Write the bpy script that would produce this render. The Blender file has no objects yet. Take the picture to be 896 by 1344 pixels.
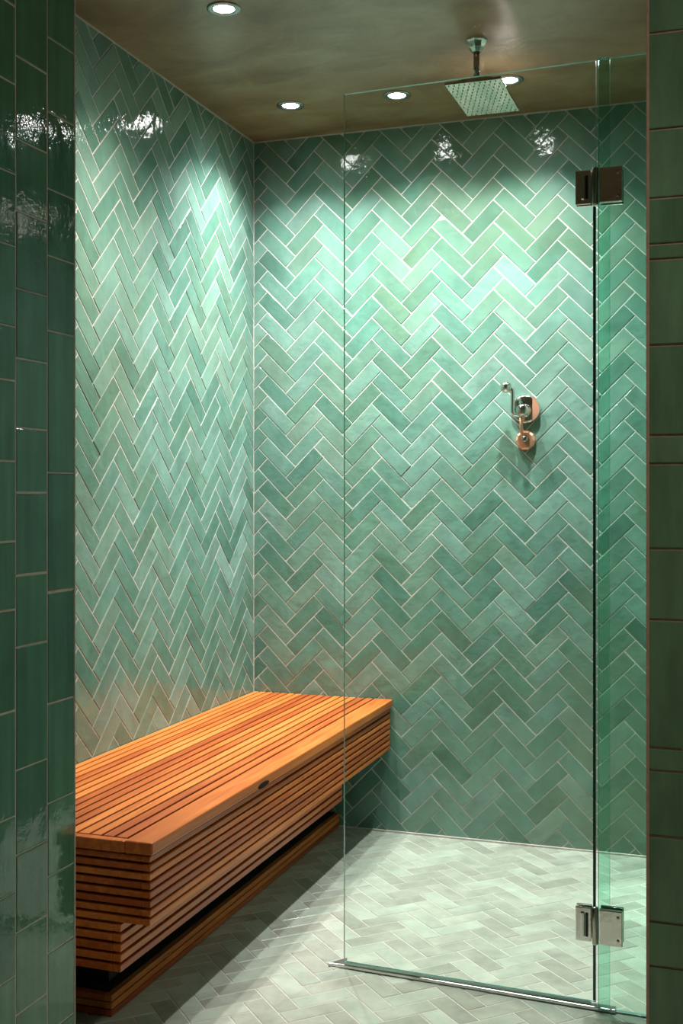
import bpy, math, random
from mathutils import Vector, Matrix
random.seed(7)
PI = math.pi
scene = bpy.context.scene
COL = scene.collection

# ------------------------------------------------------------------ helpers
class MB:
    """collects polygons; .tint is one random value per point"""
    def __init__(s): s.v=[]; s.f=[]; s.m=[]; s.t=[]; s.t2=[]; s.sm=[]
    def poly(s, base, faces, mat=0, tint=0.5, tint2=0.5, smooth=False):
        n=len(s.v); s.v+= [tuple(p) for p in base]; s.t+=[tint]*len(base); s.t2+=[tint2]*len(base)
        for f in faces:
            s.f.append([n+i for i in f]); s.m.append(mat); s.sm.append(smooth)
    def box(s, a, b, mat=0, tint=None, tint2=None):
        tint = random.random() if tint is None else tint
        tint2 = random.random() if tint2 is None else tint2
        x0,y0,z0=a; x1,y1,z1=b
        s.poly([(x0,y0,z0),(x1,y0,z0),(x1,y1,z0),(x0,y1,z0),(x0,y0,z1),(x1,y0,z1),(x1,y1,z1),(x0,y1,z1)],
               [(0,3,2,1),(4,5,6,7),(0,1,5,4),(1,2,6,5),(2,3,7,6),(3,0,4,7)],mat,tint,tint2)
    def lathe(s, prof, o=(0,0,0), axis='Z', n=40, mat=0, cap=True):
        """prof: list of (radius, height along the axis)"""
        o=Vector(o)
        def pt(r,h,k):
            a=2*PI*k/n; c,d=r*math.cos(a),r*math.sin(a)
            if axis=='Z': return o+Vector((c,d,h))
            if axis=='Y': return o+Vector((c,h,-d))
            return o+Vector((h,c,d))
        base=[]; faces=[]
        for r,h in prof:
            for k in range(n): base.append(pt(max(r,1e-5),h,k))
        for i in range(len(prof)-1):
            for k in range(n):
                k2=(k+1)%n
                faces.append((i*n+k,i*n+k2,(i+1)*n+k2,(i+1)*n+k))
        s.poly(base,faces,mat,smooth=True)
    def tube(s, pts, r, n=14, mat=0):
        pts=[Vector(p) for p in pts]; base=[]; faces=[]
        rr = r if isinstance(r,(list,tuple)) else [r]*len(pts)
        up=Vector((0.3,0.2,1)).normalized()
        for i,p in enumerate(pts):
            d=(pts[min(i+1,len(pts)-1)]-pts[max(i-1,0)]).normalized()
            u=d.cross(up)
            if u.length<.05: u=d.cross(Vector((1,0,0)))
            u.normalize(); w=d.cross(u)
            for k in range(n):
                a=2*PI*k/n; base.append(p+u*math.cos(a)*rr[i]+w*math.sin(a)*rr[i])
        for i in range(len(pts)-1):
            for k in range(n):
                k2=(k+1)%n; faces.append((i*n+k,(i+1)*n+k,(i+1)*n+k2,i*n+k2))
        faces.append(tuple(range(n))); faces.append(tuple((len(pts)-1)*n+k for k in reversed(range(n))))
        s.poly(base,faces,mat,smooth=True)
    def build(s, name, mats, parent=None, bevel=0, loc=None, seg=2):
        me=bpy.data.meshes.new(name); me.from_pydata(s.v,[],s.f)
        if not isinstance(mats,(list,tuple)): mats=[mats]
        for m in mats: me.materials.append(m)
        me.polygons.foreach_set('material_index', s.m)
        me.polygons.foreach_set('use_smooth', s.sm)
        a=me.attributes.new('tint','FLOAT','POINT'); a.data.foreach_set('value', s.t)
        a=me.attributes.new('tint2','FLOAT','POINT'); a.data.foreach_set('value', s.t2)
        me.update()
        o=bpy.data.objects.new(name,me); COL.objects.link(o)
        if parent: o.parent=parent
        if loc: o.location=loc
        if bevel:
            b=o.modifiers.new('bevel','BEVEL'); b.width=bevel; b.segments=seg; b.limit_method='ANGLE'; b.angle_limit=.6
            b.harden_normals=False
        return o

def tag(o,label=None,cat=None,group=None,kind=None):
    if label: o['label']=label
    if cat: o['category']=cat
    if group: o['group']=group
    if kind: o['kind']=kind
    return o
def empty(name,loc,label,cat,group=None,rz=0):
    o=bpy.data.objects.new(name,None); o.empty_display_size=.05; COL.objects.link(o)
    o.location=loc; o.rotation_euler=(0,0,rz)
    return tag(o,label,cat,group)

# ------------------------------------------------------------------ materials
def newmat(name):
    m=bpy.data.materials.new(name); m.use_nodes=True; nt=m.node_tree; nt.nodes.clear()
    out=nt.nodes.new('ShaderNodeOutputMaterial'); return m,nt,out
def N(nt,t,**kw):
    n=nt.nodes.new('ShaderNode'+t)
    for k,v in kw.items(): setattr(n,k,v)
    return n
def L(nt,a,b): nt.links.new(a,b)
def ramp(nt,fac,stops):
    r=N(nt,'ValToRGB'); e=r.color_ramp.elements
    e[0].position,e[0].color=stops[0][0],(*stops[0][1],1)
    e[1].position,e[1].color=stops[-1][0],(*stops[-1][1],1)
    for p,c in stops[1:-1]:
        x=e.new(p); x.color=(*c,1)
    L(nt,fac,r.inputs[0]); return r.outputs[0]
def noise(nt,vec,scale,detail=3,rough=.5,dist=0):
    n=N(nt,'TexNoise'); n.inputs['Scale'].default_value=scale; n.inputs['Detail'].default_value=detail
    n.inputs['Roughness'].default_value=rough; n.inputs['Distortion'].default_value=dist
    if vec is not None: L(nt,vec,n.inputs['Vector'])
    return n.outputs['Fac']
def math_(nt,op,a,b):
    m=N(nt,'Math',operation=op)
    for i,x in enumerate((a,b)):
        if isinstance(x,(int,float)): m.inputs[i].default_value=x
        else: L(nt,x,m.inputs[i])
    return m.outputs[0]
def mixc(nt,fac,a,b,mode='MIX'):
    m=N(nt,'Mix',data_type='RGBA',blend_type=mode)
    if isinstance(fac,(int,float)): m.inputs[0].default_value=fac
    else: L(nt,fac,m.inputs[0])
    for i,x in ((6,a),(7,b)):
        if isinstance(x,tuple): m.inputs[i].default_value=(*x,1)
        else: L(nt,x,m.inputs[i])
    return m.outputs[2]

def glaze(name, cols, rough=.1, bump=.25, wave=9, streak=None, spec=.5, coat=.0, fine=.12, pit=.25, olive=None):
    """hand-glazed tile: colour by tile tint, mottling inside a tile, wavy glossy surface"""
    m,nt,out=newmat(name)
    p=N(nt,'BsdfPrincipled'); L(nt,p.outputs[0],out.inputs[0])
    tc=N(nt,'TexCoord').outputs['Object']
    at=N(nt,'Attribute',attribute_name='tint').outputs['Fac']
    at2=N(nt,'Attribute',attribute_name='tint2').outputs['Fac']
    big=noise(nt,tc,1.7,2)
    # shift noise per tile so mottling breaks at the joints
    sh=N(nt,'VectorMath',operation='ADD'); L(nt,tc,sh.inputs[0])
    cb=N(nt,'CombineXYZ'); 
    for i,x in enumerate((at,at2,at)): L(nt,math_(nt,'MULTIPLY',x,7.0),cb.inputs[i])
    L(nt,cb.outputs[0],sh.inputs[1]); pv=sh.outputs[0]
    inn=noise(nt,pv,14,4,.6,.4)
    f=math_(nt,'ADD',math_(nt,'MULTIPLY',at,.42),math_(nt,'MULTIPLY',inn,.38))
    f=math_(nt,'ADD',f,math_(nt,'MULTIPLY',big,.2))
    f=math_(nt,'SUBTRACT',f,.03)
    col=ramp(nt,f,[(0.15+.7*i/(len(cols)-1),c) for i,c in enumerate(cols)])
    if streak:
        mp=N(nt,'Mapping'); mp.inputs['Scale'].default_value=streak; L(nt,pv,mp.inputs[0])
        st=noise(nt,mp.outputs[0],6,4,.65)
        g=ramp(nt,st,[(.3,(.78,.78,.78)),(.7,(1.25,1.25,1.25))])
        col=mixc(nt,1.0,col,g,'MULTIPLY')
    if olive:
        ov=noise(nt,tc,1.3,3,.6,.5)
        ov=math_(nt,'ADD',ov,math_(nt,'MULTIPLY',at2,.22))
        col=mixc(nt,ramp(nt,ov,[(.56,(0,0,0)),(.90,(.45,.45,.45))]),col,olive)
    L(nt,col,p.inputs['Base Color'])
    p.inputs['Specular IOR Level'].default_value=spec
    r=math_(nt,'ADD',math_(nt,'MULTIPLY',noise(nt,pv,30,2),.08),rough-.03)
    L(nt,r,p.inputs['Roughness'])
    h=math_(nt,'ADD',noise(nt,pv,wave,2,.5,.6),math_(nt,'MULTIPLY',noise(nt,pv,wave*6,3,.6,.3),fine))
    h=math_(nt,'ADD',h,math_(nt,'MULTIPLY',noise(nt,tc,160,2),pit*.06))
    b=N(nt,'Bump'); b.inputs['Strength'].default_value=bump; b.inputs['Distance'].default_value=.02
    L(nt,h,b.inputs['Height']); L(nt,b.outputs[0],p.inputs['Normal'])
    return m
def plain(name,col,rough=.5,metal=0,nscale=None,namt=.15,bump=0,spec=.5):
    m,nt,out=newmat(name); p=N(nt,'BsdfPrincipled'); L(nt,p.outputs[0],out.inputs[0])
    p.inputs['Roughness'].default_value=rough; p.inputs['Metallic'].default_value=metal
    p.inputs['Specular IOR Level'].default_value=spec
    tc=N(nt,'TexCoord').outputs['Object']
    s=nscale or 20
    n=noise(nt,tc,s,4)
    c=ramp(nt,n,[(.25,tuple(x*(1-namt) for x in col)),(.75,tuple(min(1,x*(1+namt)) for x in col))])
    L(nt,c,p.inputs['Base Color'])
    if bump:
        b=N(nt,'Bump'); b.inputs['Strength'].default_value=bump; b.inputs['Distance'].default_value=.004
        L(nt,noise(nt,tc,s*3,3),b.inputs['Height']); L(nt,b.outputs[0],p.inputs['Normal'])
    return m

M={}
M['wall_tile']=glaze('green_zellige',[(.062,.145,.104),(.092,.195,.146),(.125,.234,.182),(.158,.263,.212),(.205,.31,.25)],rough=.05,bump=.22,fine=.22,pit=.5,olive=(.16,.19,.10),streak=(1,1,.5))
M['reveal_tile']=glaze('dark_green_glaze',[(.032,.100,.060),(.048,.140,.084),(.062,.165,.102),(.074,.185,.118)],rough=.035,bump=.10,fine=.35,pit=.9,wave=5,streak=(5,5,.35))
M['pier_tile']=glaze('olive_green_glaze',[(.080,.165,.088),(.105,.20,.110),(.125,.225,.128),(.145,.245,.145)],rough=.06,fine=.2,pit=.6,bump=.12,wave=6,streak=(3,3,.6))
M['floor_tile']=glaze('pale_floor_zellige',[(.27,.275,.215),(.335,.345,.275),(.385,.405,.325),(.39,.43,.345),(.46,.46,.385)],rough=.22,bump=.12,wave=9,streak=(1,1,1))
M['grout']=plain('grout',(.48,.43,.38),.9,0,60,.15,.3)
M['grout_pier']=plain('grout_pink',(.42,.27,.20),.9,0,60,.15,.3)
M['plaster']=plain('bathroom_plaster',(.55,.50,.42),.75,0,4,.12)
M['nickel']=plain('polished_nickel',(.78,.75,.71),.12,1,14,.05,.25)
M['dark_nickel']=plain('dark_nickel',(.42,.36,.32),.14,1,30,.1)
M['copper']=plain('polished_copper',(.90,.42,.27),.38,.75,30,.1)
M['black_gap']=plain('black_rubber',(.012,.014,.013),.5,0,30,.1)
M['strip']=plain('brushed_aluminium',(.62,.62,.60),.3,1,80,.1)
M['white_ring']=plain('grey_trim_metal',(.35,.33,.31),.3,1,30,.1)
M['core_shade']=plain('bench_core_shade',(.010,.004,.002),.7,0,30,.2)  # near-black: shade of slat gaps and recess put into the core colour
M['frost']=plain('seal_plastic',(.6,.72,.66),.35,0,30,.05)

# olive polished plaster ceiling
m,nt,out=newmat('olive_polished_plaster'); M['ceiling']=m
p=N(nt,'BsdfPrincipled'); L(nt,p.outputs[0],out.inputs[0])
tc=N(nt,'TexCoord').outputs['Object']
mp=N(nt,'Mapping'); mp.inputs['Scale'].default_value=(1,2.2,1); mp.inputs['Rotation'].default_value=(0,0,.4); L(nt,tc,mp.inputs[0])
n1=noise(nt,mp.outputs[0],2.2,5,.6,1.2); n2=noise(nt,tc,7,5,.65,.8)
f=math_(nt,'ADD',math_(nt,'MULTIPLY',n1,.65),math_(nt,'MULTIPLY',n2,.35))
L(nt,ramp(nt,f,[(.36,(.155,.085,.036)),(.5,(.25,.16,.078)),(.64,(.31,.235,.135))]),p.inputs['Base Color'])
p.inputs['Roughness'].default_value=.33
b=N(nt,'Bump'); b.inputs['Strength'].default_value=.25; b.inputs['Distance'].default_value=.01
L(nt,n2,b.inputs['Height']); L(nt,b.outputs[0],p.inputs['Normal'])

# teak, grain along Y
def wood(name, mul=1.0):
    m,nt,out=newmat(name)
    p=N(nt,'BsdfPrincipled'); L(nt,p.outputs[0],out.inputs[0])
    tc=N(nt,'TexCoord').outputs['Object']
    at=N(nt,'Attribute',attribute_name='tint').outputs['Fac']
    at2=N(nt,'Attribute',attribute_name='tint2').outputs['Fac']
    sh=N(nt,'VectorMath',operation='ADD'); L(nt,tc,sh.inputs[0])
    cb=N(nt,'CombineXYZ')
    for i,x in enumerate((at,at2,at2)): L(nt,math_(nt,'MULTIPLY',x,9.0),cb.inputs[i])
    L(nt,cb.outputs[0],sh.inputs[1])
    mp=N(nt,'Mapping'); mp.inputs['Scale'].default_value=(14,.8,14); L(nt,sh.outputs[0],mp.inputs[0])
    g=noise(nt,mp.outputs[0],5,5,.6,.5)
    mp2=N(nt,'Mapping'); mp2.inputs['Scale'].default_value=(3,.7,3); L(nt,sh.outputs[0],mp2.inputs[0])
    g2=noise(nt,mp2.outputs[0],2.5,3,.5)
    f=math_(nt,'ADD',math_(nt,'MULTIPLY',g,.44),math_(nt,'MULTIPLY',at,.22))
    f=math_(nt,'ADD',f,math_(nt,'MULTIPLY',g2,.34))
    c=ramp(nt,f,[(.2,(.22*mul,.034*mul,.007*mul)),(.42,(.44*mul,.090*mul,.015*mul)),(.6,(.70*mul,.20*mul,.036*mul)),(.85,(.92*mul,.36*mul,.09*mul))])
    L(nt,c,p.inputs['Base Color'])
    p.inputs['Specular IOR Level'].default_value=.32
    L(nt,math_(nt,'ADD',math_(nt,'MULTIPLY',g,.15),.30),p.inputs['Roughness'])
    b=N(nt,'Bump'); b.inputs['Strength'].default_value=.15; b.inputs['Distance'].default_value=.002
    L(nt,g,b.inputs['Height']); L(nt,b.outputs[0],p.inputs['Normal'])
    return m
M['wood']=wood('teak',.84)
M['knot']=plain('dark_knot',(.02,.007,.004),.7,0,60,.3,spec=.1)

# thin architectural glass: tinted transparency plus a Fresnel reflection on every face
def glass(name,tint,refl=1.0,streaks=False):
    m,nt,out=newmat(name)
    tr=N(nt,'BsdfTransparent'); tr.inputs[0].default_value=(*tint,1)
    gl=N(nt,'BsdfGlossy'); gl.inputs['Roughness'].default_value=.0
    fr=N(nt,'Fresnel'); fr.inputs['IOR'].default_value=1.45
    tc=N(nt,'TexCoord').outputs['Object']
    b=N(nt,'Bump'); b.inputs['Strength'].default_value=.02; b.inputs['Distance'].default_value=.01
    L(nt,noise(nt,tc,3,1),b.inputs['Height']); L(nt,b.outputs[0],gl.inputs['Normal'])
    # front faces reflect; the exit face is seen from inside, so it must not reach total reflection
    geo=N(nt,'NewGeometry')
    inv=math_(nt,'SUBTRACT',1.0,geo.outputs['Backfacing'])
    f=math_(nt,'MULTIPLY',fr.outputs[0],inv)
    f=math_(nt,'MULTIPLY',f,refl)
    mx=N(nt,'MixShader'); L(nt,f,mx.inputs[0]); L(nt,tr.outputs[0],mx.inputs[1]); L(nt,gl.outputs[0],mx.inputs[2])
    L(nt,mx.outputs[0],out.inputs[0]); return m
M['glass']=glass('clear_glass',(.955,.985,.97),1.4)
M['glass_teal']=glass('teal_tinted_glass',(.82,.955,.90),1.4)
M['glass_strip']=glass('seal_glass',(.80,.95,.90),2.0)
M['glass_edge']=plain('green_glass_edge',(.02,.10,.085),.08,0,30,.1)
M['glass_edge_seal']=plain('dark_edge_seal',(.012,.045,.040),.15,0,30,.1)
M['glass_edge_light']=plain('pale_glass_edge',(.16,.36,.30),.1,0,30,.1)

def emis(name,col,st):
    m,nt,out=newmat(name); e=N(nt,'Emission'); e.inputs[0].default_value=(*col,1); e.inputs[1].default_value=st
    L(nt,e.outputs[0],out.inputs[0]); return m
M['lamp']=emis('lamp_lens',(1,.98,.96),60)

# ------------------------------------------------------------------ tiling
def clip(poly,x0,x1,y0,y1):
    for ax,lim,sg in ((0,x0,1),(0,x1,-1),(1,y0,1),(1,y1,-1)):
        res=[]
        for i in range(len(poly)):
            a=poly[i]; b=poly[(i+1)%len(poly)]
            da=(a[ax]-lim)*sg; db=(b[ax]-lim)*sg
            if da>=0: res.append(a)
            if (da>=0)!=(db>=0):
                t=da/(da-db); res.append((a[0]+(b[0]-a[0])*t,a[1]+(b[1]-a[1])*t))
        poly=res
        if len(poly)<3: return []
    return poly
def inset(poly,d):
    # convex inset through edge line offsets (counter-clockwise)
    n=len(poly); out=[]
    for i in range(n):
        p0=Vector(poly[i-1]); p1=Vector(poly[i]); p2=Vector(poly[(i+1)%n])
        e1=(p1-p0); e2=(p2-p1)
        if e1.length<1e-6 or e2.length<1e-6: return None
        e1.normalize(); e2.normalize()
        n1=Vector((-e1.y,e1.x)); n2=Vector((-e2.y,e2.x))
        k=1+n1.dot(n2)
        if k<.15: return None
        q=p1+(n1+n2)*(d/k)
        out.append((q.x,q.y))
    a=area(out)
    return out if a>0 else None
def area(p): return .5*sum(p[i][0]*p[(i+1)%len(p)][1]-p[(i+1)%len(p)][0]*p[i][1] for i in range(len(p)))
def clean(p):
    q=[]
    for a in p:
        if not q or (abs(a[0]-q[-1][0])+abs(a[1]-q[-1][1]))>4e-4: q.append(a)
    while len(q)>2 and (abs(q[0][0]-q[-1][0])+abs(q[0][1]-q[-1][1]))<4e-4: q.pop()
    return q
def add_tile(mb,poly,rect,fr,joint=.0016,tilt=.0045,mat=1,h=.004,bv=.0014):
    poly=clip(poly,*rect); poly=clean(poly)
    if len(poly)<3: return
    if area(poly)<0: poly=poly[::-1]
    if area(poly)<1.2e-4: return
    p=inset(poly,joint)
    if not p: return
    p2=inset(p,bv)
    if not p2: return
    o,ex,ey,nn=fr
    cx=sum(a[0] for a in p)/len(p); cy=sum(a[1] for a in p)/len(p)
    tx=random.gauss(0,tilt); ty=random.gauss(0,tilt); dz=random.uniform(-.0005,.0004)
    def P(a,z): return o+ex*a[0]+ey*a[1]+nn*z
    def z(a): return dz+tx*(a[0]-cx)+ty*(a[1]-cy)
    n=len(p)
    base=[P(a,-h) for a in p]+[P(a,z(a)-.0010) for a in p]+[P(a,z(a)) for a in p2]
    faces=[]
    for k in range(2):
        for i in range(n):
            j=(i+1)%n; faces.append((k*n+i,k*n+j,(k+1)*n+j,(k+1)*n+i))
    faces.append(tuple(2*n+i for i in range(n)))
    mb.poly(base,faces,mat,random.random(),random.random())
def herring(mb,rect,fr,org,W,Lg,**kw):
    r2=math.sqrt(.5)
    def X(a,b): return (org[0]+(a+b)*r2, org[1]+(a-b)*r2)
    x0,x1,y0,y1=rect
    rangej=int((max(abs(x0-org[0]),abs(x1-org[0]))+.5)/(Lg*1.414))+2
    rangei=int((max(abs(y0-org[1]),abs(y1-org[1]))+.5)/(W*1.414))+3
    for j in range(-rangej,rangej+1):
        for i in range(-rangei,rangei+1):
            a0=-W*i+Lg*j; b0=W*i+Lg*j
            c=X(a0,b0)
            if c[0]<x0-.35 or c[0]>x1+.35 or c[1]<y0-.35 or c[1]>y1+.35: continue
            add_tile(mb,[X(a0,b0),X(a0+Lg,b0),X(a0+Lg,b0+W),X(a0,b0+W)],rect,fr,**kw)
            add_tile(mb,[X(a0-W,b0+W-Lg),X(a0,b0+W-Lg),X(a0,b0+W),X(a0-W,b0+W)],rect,fr,**kw)
def columns(mb,rect,fr,edges,lines,pitch,**kw):
    """edges: x positions of column joints; lines[k]: list of joint heights for column k (may be None)"""
    x0,x1,y0,y1=rect
    for k in range(len(edges)-1):
        ls=lines.get(k)
        if ls is None:
            o=random.uniform(0,pitch); ls=[o+pitch*i+random.uniform(-.006,.006) for i in range(int(y1/pitch)+2)]
        else:
            ls=sorted(ls)
            while ls[-1]<y1: ls.append(ls[-1]+pitch)
            while ls[0]>y0: ls.insert(0,ls[0]-pitch)
        for a,b in zip(ls[:-1],ls[1:]):
            add_tile(mb,[(edges[k],a),(edges[k+1],a),(edges[k+1],b),(edges[k],b)],rect,fr,**kw)

V=Vector
H=2.44; XR=1.51; YF=-1.84; XP=.407; YB=-4.7; XE=3.1; g=.0012
TH=.12
# back wall
mb=MB(); mb.box((-TH,g,0),(XR+TH,TH,H),0)
herring(mb,(0,XR,0,H),(V((0,0,0)),V((1,0,0)),V((0,0,1)),V((0,-1,0))),(.124,2.205),.053,.1515)
tag(mb.build('wall_back',[M['grout'],M['wall_tile']]),kind='structure')
# left wall of the shower (coordinate 1 = Y)
mb=MB(); mb.box((-TH,YF,0),(-g,g,H),0)
herring(mb,(YF,0,0,H),(V((0,0,0)),V((0,1,0)),V((0,0,1)),V((1,0,0))),(-1.098,1.316),.055,.157)
tag(mb.build('wall_left',[M['grout'],M['wall_tile']]),kind='structure')
# right wall of the shower
mb=MB(); mb.box((XR+g,YF+g,0),(XR+TH,g,H),0)
herring(mb,(0,-YF,0,H),(V((XR,0,0)),V((0,-1,0)),V((0,0,1)),V((-1,0,0))),(.1,1.3),.053,.1515)
tag(mb.build('wall_right',[M['grout'],M['wall_tile']]),kind='structure')
# thick reveal beside the camera on the left, tiled in upright columns
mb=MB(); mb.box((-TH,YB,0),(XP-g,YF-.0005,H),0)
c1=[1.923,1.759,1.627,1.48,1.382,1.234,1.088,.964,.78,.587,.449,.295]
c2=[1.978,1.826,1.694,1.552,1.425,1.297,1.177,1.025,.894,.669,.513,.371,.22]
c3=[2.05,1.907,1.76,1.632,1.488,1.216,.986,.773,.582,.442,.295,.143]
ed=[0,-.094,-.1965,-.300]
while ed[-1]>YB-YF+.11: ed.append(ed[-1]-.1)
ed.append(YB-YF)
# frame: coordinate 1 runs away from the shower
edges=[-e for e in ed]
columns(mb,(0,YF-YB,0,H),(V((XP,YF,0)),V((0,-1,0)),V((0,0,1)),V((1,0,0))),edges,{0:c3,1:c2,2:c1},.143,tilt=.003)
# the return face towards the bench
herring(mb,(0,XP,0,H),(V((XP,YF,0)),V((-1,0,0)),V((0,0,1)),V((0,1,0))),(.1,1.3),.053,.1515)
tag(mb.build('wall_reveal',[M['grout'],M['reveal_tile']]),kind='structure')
# right pier facing the room
mb=MB(); mb.box((XR+.004,YF-.0,0),(XE,YF+g+.0,H),0); mb.box((XR+TH,YF,0),(XE,YF+.12,H),0)
vl=[46,172,262,322,342,454,572,609,720,813,980,1010,1096,1208,1266]
rl=[1.18+(645-v)*.001279 for v in vl]
e=[0]
while e[-1]<XE-XR-.12: e.append(e[-1]+.11)
e.append(XE-XR)
columns(mb,(0,XE-XR,0,H),(V((XR,YF-.004,0)),V((1,0,0)),V((0,0,1)),V((0,-1,0))),e,{0:rl},.14,tilt=.003,joint=.0022)
tag(mb.build('wall_pier',[M['grout_pier'],M['pier_tile']]),kind='structure')
mb=MB(); mb.box((XR-.0005,YF-.0065,0),(XR+.0045,YF+.004,H),0)
tag(mb.build('trim_1',[M['grout_pier']],bevel=.001),kind='structure')
mb=MB(); mb.box((XP-.004,YF-.0015,0),(XP+.0012,YF+.002,H),0)
tag(mb.build('trim_2',[M['grout']],bevel=.0005),kind='structure')
# remaining room behind the camera
mb=MB(); mb.box((XE,YB,0),(XE+.1,YF+.12,H)); tag(mb.build('wall_east',[M['plaster']]),kind='structure')
mb=MB(); mb.box((-TH,YB-.1,0),(XE+.1,YB,H)); tag(mb.build('wall_front',[M['plaster']]),kind='structure')
mb=MB(); mb.box((-TH,YB-.1,H),(XE+.1,TH,H+.1)); tag(mb.build('ceiling',[M['ceiling']]),kind='structure')
# thin pale joint line where walls meet the ceiling
mb=MB(); mb.box((0,-.004,H-.004),(XR,0.001,H+.0005)); mb.box((-.001,YF,H-.004),(.004,-.004,H+.0005))
tag(mb.build('trim_3',[M['grout']]),kind='structure')
mb=MB(); mb.box((.27,-.006,0),(XR,.001,.006)); tag(mb.build('trim_4',[M['grout']],bevel=.001),kind='structure')
# floor
mb=MB(); mb.box((-TH,YB-.1,-.1),(XE+.1,TH,-g),0)
herring(mb,(0,XE,YB,0),(V((0,0,0)),V((1,0,0)),V((0,1,0)),V((0,0,1))),(.47,-1.19),.053,.142,tilt=.0025,joint=.0016)
tag(mb.build('floor',[M['grout'],M['floor_tile']]),kind='structure')

# ------------------------------------------------------------------ bench
BX=.523; BY0=-1.735; BY1=-.004; BZ=.46
bench=empty('shower_bench',(.26,-.9,0),'long stepped bench of orange teak slats along the left shower wall','bench')
def brel(mbx):  # shift geometry into the bench's frame
    mbx.v=[(a-.26,b+.9,c) for a,b,c in mbx.v]; return mbx
# seat slats run along the wall
mb=MB(); x=.004; x1=BX-.064; n=16; k=0
ws=[.0255+ .0045*(i/(n-1)) + random.uniform(-.0008,.0008) for i in range(n)]
tot=sum(ws); ws=[w*(x1-x)/tot for w in ws]
for w in ws:
    mb.box((x,BY0+.022,BZ-.022),(x+w-.0072,BY1,BZ),0); x+=w
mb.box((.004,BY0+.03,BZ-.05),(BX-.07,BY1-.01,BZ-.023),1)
brel(mb).build('seat_slats',[M['wood'],M['core_shade']],bench,bevel=.0014)
mb=MB(); mb.box((BX-.064,BY0+.0,BZ-.026),(BX,BY1,BZ+.001),0,.62,.3)
brel(mb).build('front_plank',[M['wood']],bench,bevel=.004,seg=3)
mb=MB(); mb.box((.004,BY0,BZ-.026),(BX-.065,BY0+.021,BZ-.001),0,.25,.7)
brel(mb).build('end_board',[M['wood']],bench,bevel=.003)
def tier(name,xf,y0,y1,z0,z1,n,gap=.0062,mats=None,d=.02,shade=None):
    mb=MB(); hh=(z1-z0)/n
    for i in range(n):
        z=z0+hh*i; t=random.random()
        j=random.uniform(-.0008,.0008)
        # front slat and the mitred end slat
        mb.box((xf-d,y0,z+gap/2),(xf+j,y1,z+hh-gap/2),0,t)
        mb.box((.004,y0+j,z+gap/2),(xf-d-.0005,y0+d,z+hh-gap/2),1,t*.8)
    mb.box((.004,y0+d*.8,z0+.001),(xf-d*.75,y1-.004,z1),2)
    return brel(mb).build(name,[M['wood'],M['wood'],M['core_shade']],bench,bevel=.0016)
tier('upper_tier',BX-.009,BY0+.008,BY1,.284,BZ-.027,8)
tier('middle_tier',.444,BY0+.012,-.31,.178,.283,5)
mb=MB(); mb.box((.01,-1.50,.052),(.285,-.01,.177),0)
brel(mb).build('recess_core',[M['core_shade']],bench)
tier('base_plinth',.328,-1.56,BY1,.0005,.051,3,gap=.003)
# knot under the lip of the front plank
mb=MB(); kx,ky,kz=BX-.001,-.0,0
# position on the front edge where the lip shows a dark eye
mb.lathe([(.0001,.0035),(.007,.0030),(.012,.0016),(.015,0)],(0,0,0),'X',28)
mb.v=[(a*.5,b*2.4,c*.5) for a,b,c in mb.v]
mb.build('wood_knot',[M['knot']],bench,loc=(BX-.26+.0003,-1.15+.9,BZ-.0195))

# ------------------------------------------------------------------ glass
def sheet(p0,p1,z0,z1,th,name,mats,parent,edge_lo=True):
    """glass sheet between plan points p0,p1; big faces material 0, narrow faces material 1"""
    p0=V((*p0,0)); p1=V((*p1,0)); d=(p1-p0).normalized(); n=V((-d.y,d.x,0))*th/2
    mb=MB()
    b=[p0-n,p1-n,p1+n,p0+n]
    base=[q+V((0,0,z)) for z in (z0,z1) for q in b]
    mb.poly(base,[(0,1,5,4),(2,3,7,6)],0)
    mb.poly(base,[(1,2,6,5)],1); mb.poly(base,[(3,0,4,7),(4,5,6,7),(0,3,2,1)],2)
    o=parent.matrix_basis.translation if parent else V((0,0,0))
    mb.v=[tuple(V(q)-parent.location) for q in mb.v]
    return mb.build(name,mats,parent)
DL=(.732,-1.132); DR=(1.348,-1.160)
door=empty('glass_door',(1.348,-1.160,0),'frameless clear glass shower door hung on two nickel hinges','glass door')
sheet(DL,DR,.016,2.163,.008,'door_pane',[M['glass'],M['glass_edge'],M['glass_edge_light']],door)
fixed=empty('fixed_glass_panel',(1.43,-1.163,0),'narrow fixed teal glass panel between door and right pier','glass panel')
sheet((1.354,-1.162),(XR-.001,-1.167),.004,2.163,.010,'fixed_pane',[M['glass_teal'],M['glass_edge'],M['glass_edge_light']],fixed)
sheet((1.354,-1.171),(1.380,-1.172),.004,2.163,.006,'edge_strip',[M['glass_strip'],M['glass_edge_light'],M['glass_edge_light']],fixed)
fixed.children[-1]['label']='vertical teal glass strip along the hinge edge'

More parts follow.
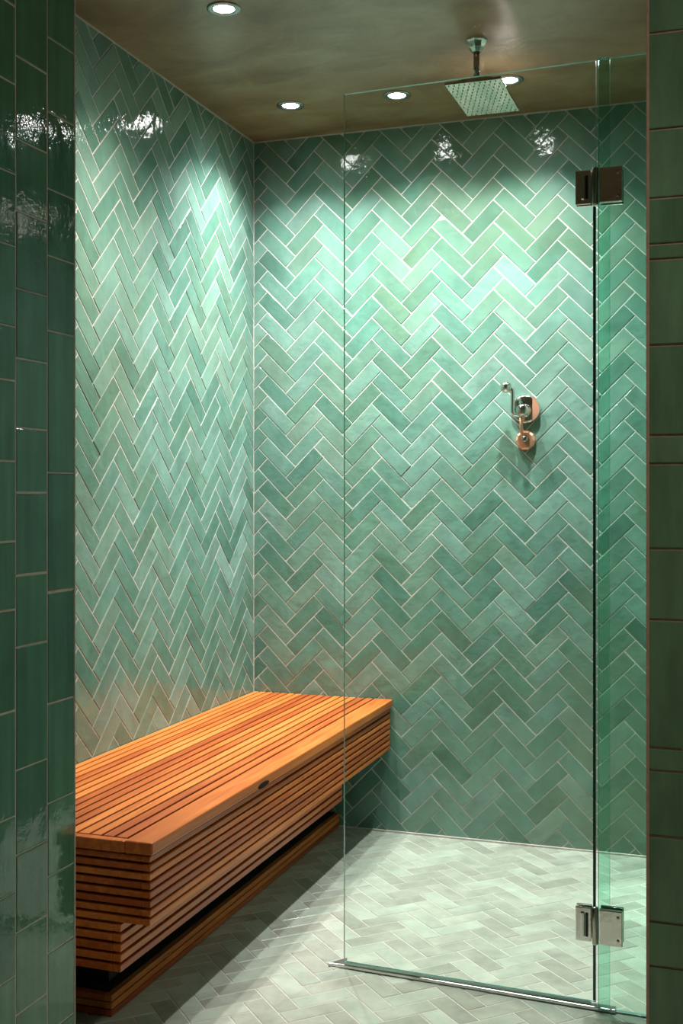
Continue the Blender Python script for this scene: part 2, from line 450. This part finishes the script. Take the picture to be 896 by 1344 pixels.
dd=(V((*DR,0))-V((*DL,0))).normalized(); ang=math.atan2(dd.y,dd.x)
def hinge(z,label,w1=.040,w2=.052,hh=.078):
    t=empty('glass_hinge',(1.351,-1.162,z),label,'hinge','shower door hinges')
    mb=MB()
    for s in (-1,1):     # clamp plates on both sides of the door
        yy=s*.0078
        mb.box((-.008-w1,min(yy,yy+s*.005),-hh/2),(-.012,max(yy,yy+s*.005),hh/2))
    mb.box((-.036,-.0175,-hh*.36),(-.027,-.0128,hh*.36))
    mb.build('door_plate',[M['nickel']],t,bevel=.003,seg=4)
    mb=MB()
    for s in (-1,1):
        yy=s*.0088
        mb.box((.006,min(yy-.004*0,yy+s*.006)-(.006 if s<0 else 0),-hh/2-.001),(.006+w2,max(yy,yy+s*.006),hh/2+.001))
    mb.box((.018,-.0195,-hh*.38),(.026,-.0145,hh*.38)); mb.build('panel_plate',[M['nickel']],t,bevel=.003,seg=4)
    mb=MB(); mb.lathe([(.0001,-hh/2-.003),(.0062,-hh/2-.003),(.0072,-hh/2),(.0072,hh/2),(.0062,hh/2+.003),(.0001,hh/2+.003)],(-.003,-.014,0),'Z',24)
    mb.build('knuckle',[M['dark_nickel']],t)
    mb=MB(); mb.box((-.0255,-.0165,-hh*.34),(-.019,-.0126,hh*.34))
    mb.build('slot_cover',[M['black_gap']],t,bevel=.001)
    for zz in (-.026,.026):
        mb=MB(); mb.lathe([(.0001,-.0025),(.003,-.0025),(.0036,0)],(.048,-.0205,zz),'Y',16)
        mb.build('screw',[M['dark_nickel']],t)
    return t
hinge(1.872,'upper polished nickel hinge joining glass door to fixed panel')
hinge(.195,'lower polished nickel hinge near the floor on the glass door')

mb=MB(); mb.box((-.0065,-.0048,.02),(-.0005,.0048,1.83)); o=mb.build('hinge_edge_seal',[M['glass_edge_seal']],door,bevel=.0008)
# threshold strip under the door
mb=MB()
a=V((.693,-1.1325,0)); n=V((-dd.y,dd.x,0)); ln=.70
def prism(mb,pts,z0,z1,mat=0):
    k=len(pts); base=[(p.x,p.y,z0) for p in pts]+[(p.x,p.y,z1) for p in pts]
    mb.poly(base,[tuple(reversed(range(k))),tuple(range(k,2*k))]+[(i,(i+1)%k,(i+1)%k+k,i+k) for i in range(k)],mat)
prism(mb,[a-n*.002,a+dd*ln-n*.010,a+dd*ln+n*.012,a+dd*.03+n*.020,],.0005,.009)
prism(mb,[a-n*.004-dd*.004,a+dd*.042-n*.002,a+dd*.042+n*.004,a+dd*.030+n*.046],.0005,.008)
mb.v=[(x-1.0,y+1.146,z) for x,y,z in mb.v]
o=mb.build('threshold_strip',[M['strip']],bevel=.0015,loc=(1.0,-1.146,0))
tag(o,'slim brushed metal threshold strip on the floor under the glass door','threshold')
mb=MB(); mb.box((0,-.004,0),(.60,.004,.0065)); o=mb.build('door_seal',[M['frost']],door,bevel=.001)
o.location=(DL[0]-1.348+.005,DL[1]+1.160,.0095); o.rotation_euler=(0,0,ang)

# ------------------------------------------------------------------ shower head
hx,hy=.964,-.672
sh=empty('rain_shower',(hx,hy,H),'square rain shower head hanging from the ceiling on a short arm','shower head')
mb=MB(); mb.lathe([(.0001,-.0),(.031,-.0),(.031,-.006),(.027,-.010),(.021,-.024),(.013,-.036),(.0001,-.036)],(0,0,0),'Z',8)
o=mb.build('ceiling_flange',[M['nickel']],sh)
for p_ in o.data.polygons: p_.use_smooth=False
mb=MB(); mb.tube([(0,0,-.03),(0,0,-.112)],.0085,20); mb.build('arm',[M['dark_nickel']],sh)
mb=MB(); mb.box((-.087,-.020,-.124),(.072,.265,-.116)); 
mb.poly([(-.06,-.016,-.1165),(.06,-.016,-.1165),(.06,.15,-.1165),(-.06,.15,-.1165),(-.012,-.010,-.104),(.012,-.010,-.104),(.012,.012,-.104),(-.012,.012,-.104)],
        [(4,5,6,7),(0,1,5,4),(1,2,6,5),(2,3,7,6),(3,0,4,7)],0)
mb.build('head_plate',[M['dark_nickel']],sh,bevel=.002)
mb=MB()
for i in range(10):
    for j in range(12):
        x=-.074+.133*i/9; y=-.006+.258*j/11
        x+=(.0036 if j%2 else -.0036)
        mb.lathe([(.0022,0),(.0020,-.0016),(.0012,-.0026),(.0001,-.0028)],(x,y,-.124),'Z',8)
tag(mb.build('nozzle_field',[M['frost']],sh),'rows of small pale rubber nozzles',kind='stuff')

# ------------------------------------------------------------------ mixer valve
vx,vz=.985,1.454
va=empty('shower_valve',(vx,0,vz),'polished nickel and copper shower valve with lever on the back wall','shower valve')
mb=MB(); mb.lathe([(.0001,-.014),(.040,-.014),(.046,-.011),(.048,-.006),(.048,0)],(0,-.001,0),'Y',48)
mb.build('upper_rosette',[M['nickel']],va)
mb=MB()
# copper cheek on the right rim of the upper rosette
k=18; base=[]
for i in range(k+1):
    a=-1.15+2.3*i/k; base.append((.0465*math.cos(a),-.0165,.0465*math.sin(a)))
for i in range(k+1):
    a=-1.15+2.3*i/k; base.append((.024,-.0165,.0465*math.sin(a)*.8))
back=[(x,-.0140,z) for x,y,z in base]; nn=len(base)
fs=[(i+1,i,k+1+i,k+2+i) for i in range(k)]+[(i,i+1,i+1+nn,i+nn) for i in range(k)]+[(k+2+i,k+1+i,k+1+i+nn,k+2+i+nn) for i in range(k)]
mb.poly(base+back,fs,0); tag(mb.build('copper_cheek',[M['copper']],va),'curved copper cheek on the right of the rosette')
mb=MB(); mb.lathe([(.0001,-.058),(.015,-.058),(.0185,-.054),(.0185,-.022),(.023,-.014)],(-.004,0,-.006),'Y',32); mb.build('spindle',[M['nickel']],va)
mb=MB(); mb.tube([(-.004,-.046,-.022),(-.018,-.052,-.022),(-.030,-.058,-.020),(-.034,-.060,-.012),(-.034,-.060,.02),(-.034,-.060,.052),(-.036,-.060,.063),(-.042,-.060,.068)],.0072,16)
o=mb.build('lever',[M['nickel']],va)
mb=MB(); r=.0200; mb.lathe([(r*math.sin(a),-r*math.cos(a)) for a in [PI*i/16 for i in range(17)]],(-.055,-.064,.070),'Y',32); mb.build('lever_knob',[M['nickel']],va)
mb=MB(); mb.lathe([(.0001,-.016),(.026,-.016),(.032,-.012),(.034,-.006),(.034,0)],(0,-.001,-.104),'Y',10)
o=mb.build('lower_rosette',[M['copper']],va); tag(o,'faceted copper lower rosette')
for p_ in o.data.polygons: p_.use_smooth=False
mb=MB(); mb.tube([(-.010,-.035,-.030),(-.010,-.034,-.06),(-.008,-.030,-.098)],[.007,.0055,.006],14); mb.build('connecting_bar',[M['copper']],va)
mb=MB(); mb.lathe([(.0001,-.042),(.009,-.042),(.011,-.038),(.011,-.015)],(.002,0,-.100),'Y',24); mb.build('diverter_knob',[M['dark_nickel']],va)

# ------------------------------------------------------------------ downlights
def lampobj(name,loc,power,size,blend,col=(1,.97,.93),radius=.022):
    l=bpy.data.lights.new(name,'SPOT'); l.energy=power; l.spot_size=math.radians(size); l.spot_blend=blend
    l.color=col; l.shadow_soft_size=radius
    return l
LS=[((.386,-1.09),62,100,1.0,(1,.95,.88),'recessed round downlight nearest the camera above the bench'),
    ((.273,-.33),72,90,1.0,(.93,.98,1),'recessed round downlight nearest the left wall corner'),
    ((.628,-.31),72,90,1.0,(.93,.98,1),'recessed round downlight left of the square shower head'),
    ((.99,-.33),88,90,1.0,(.93,.98,1),'recessed round downlight behind the square shower head'),
    ((1.46,-.40),120,9.6,.05,(.95,.99,1),'added round downlight, unseen behind the right pier, for a floor light pool')]  # added out of sight, its narrow beam makes the pale floor oval
def downlight(): 
    t=empty('downlight',(0,0,H),'x','ceiling light','recessed ceiling downlights')
    mb=MB(); mb.lathe([(.0445,.0),(.0445,-.0025),(.042,-.004),(.030,-.004),(.0275,-.002),(.0265,.0005)],(0,0,0),'Z',40)
    mb.build('trim_ring',[M['white_ring']],t)
    mb=MB(); mb.lathe([(.0268,-.0012),(.0001,-.0020)],(0,0,0),'Z',32)
    mb.build('lens',[M['lamp']],t)
    return t
proto=downlight()
for i,((x,y),pw,sz,bl,col,lab) in enumerate(LS):
    if i==0: t=proto
    else:
        t=proto.copy(); COL.objects.link(t)
        for ch in list(proto.children):
            if ch.type!='MESH': continue
            c=ch.copy(); COL.objects.link(c); c.parent=t
    t.location=(x,y,H); t['label']=lab
for i,((x,y),pw,sz,bl,col,lab) in enumerate(LS):
    wide=.50 if i in (1,3) else .40
    parts=[(pw,sz,bl)] if sz<20 else [(pw,sz,bl),(pw*wide,126,.55),(pw*.10,150,1.0)]
    for k,(a_,b_,c_) in enumerate(parts):
        l=lampobj('beam',None,a_,b_,c_,col)
        lo=bpy.data.objects.new('downlight_beam',l); COL.objects.link(lo); lo.location=(x,y,H-.010)

# added fill lamp on the ceiling, out of view, brightens the two near walls
t=empty('added_fill_lamp',(2.1,-3.0,H),'added round flat fill lamp on the bathroom ceiling, out of view','ceiling light')
mb=MB(); mb.lathe([(.19,0),(.19,-.03),(.175,-.035)],(0,0,0),'Z',48); mb.build('fill_rim',[M['white_ring']],t)
mb=MB(); mb.lathe([(.176,-.034),(.12,-.042),(.0001,-.045)],(0,0,0),'Z',48); mb.build('fill_diffuser',[emis('fill_glow',(1,.92,.82),34)],t)

# ------------------------------------------------------------------ world, camera, view
w=bpy.data.worlds.new('world'); scene.world=w; w.use_nodes=True
w.node_tree.nodes['Background'].inputs[0].default_value=(.5,.55,.5,1); w.node_tree.nodes['Background'].inputs[1].default_value=.2
cd=bpy.data.cameras.new('camera'); cam=bpy.data.objects.new('camera',cd); COL.objects.link(cam)
cam.location=(1.657,-3.84,1.18); cam.rotation_euler=(PI/2,0,math.radians(19.0))
cd.sensor_fit='VERTICAL'; cd.sensor_height=36; cd.lens=1516/1344*36; cd.shift_y=-27/1344
cd.clip_start=.02
scene.camera=cam
vs=scene.view_settings; vs.view_transform='Standard'; vs.look='None'; vs.gamma=1; vs.exposure=0.22; vs.use_curve_mapping=False
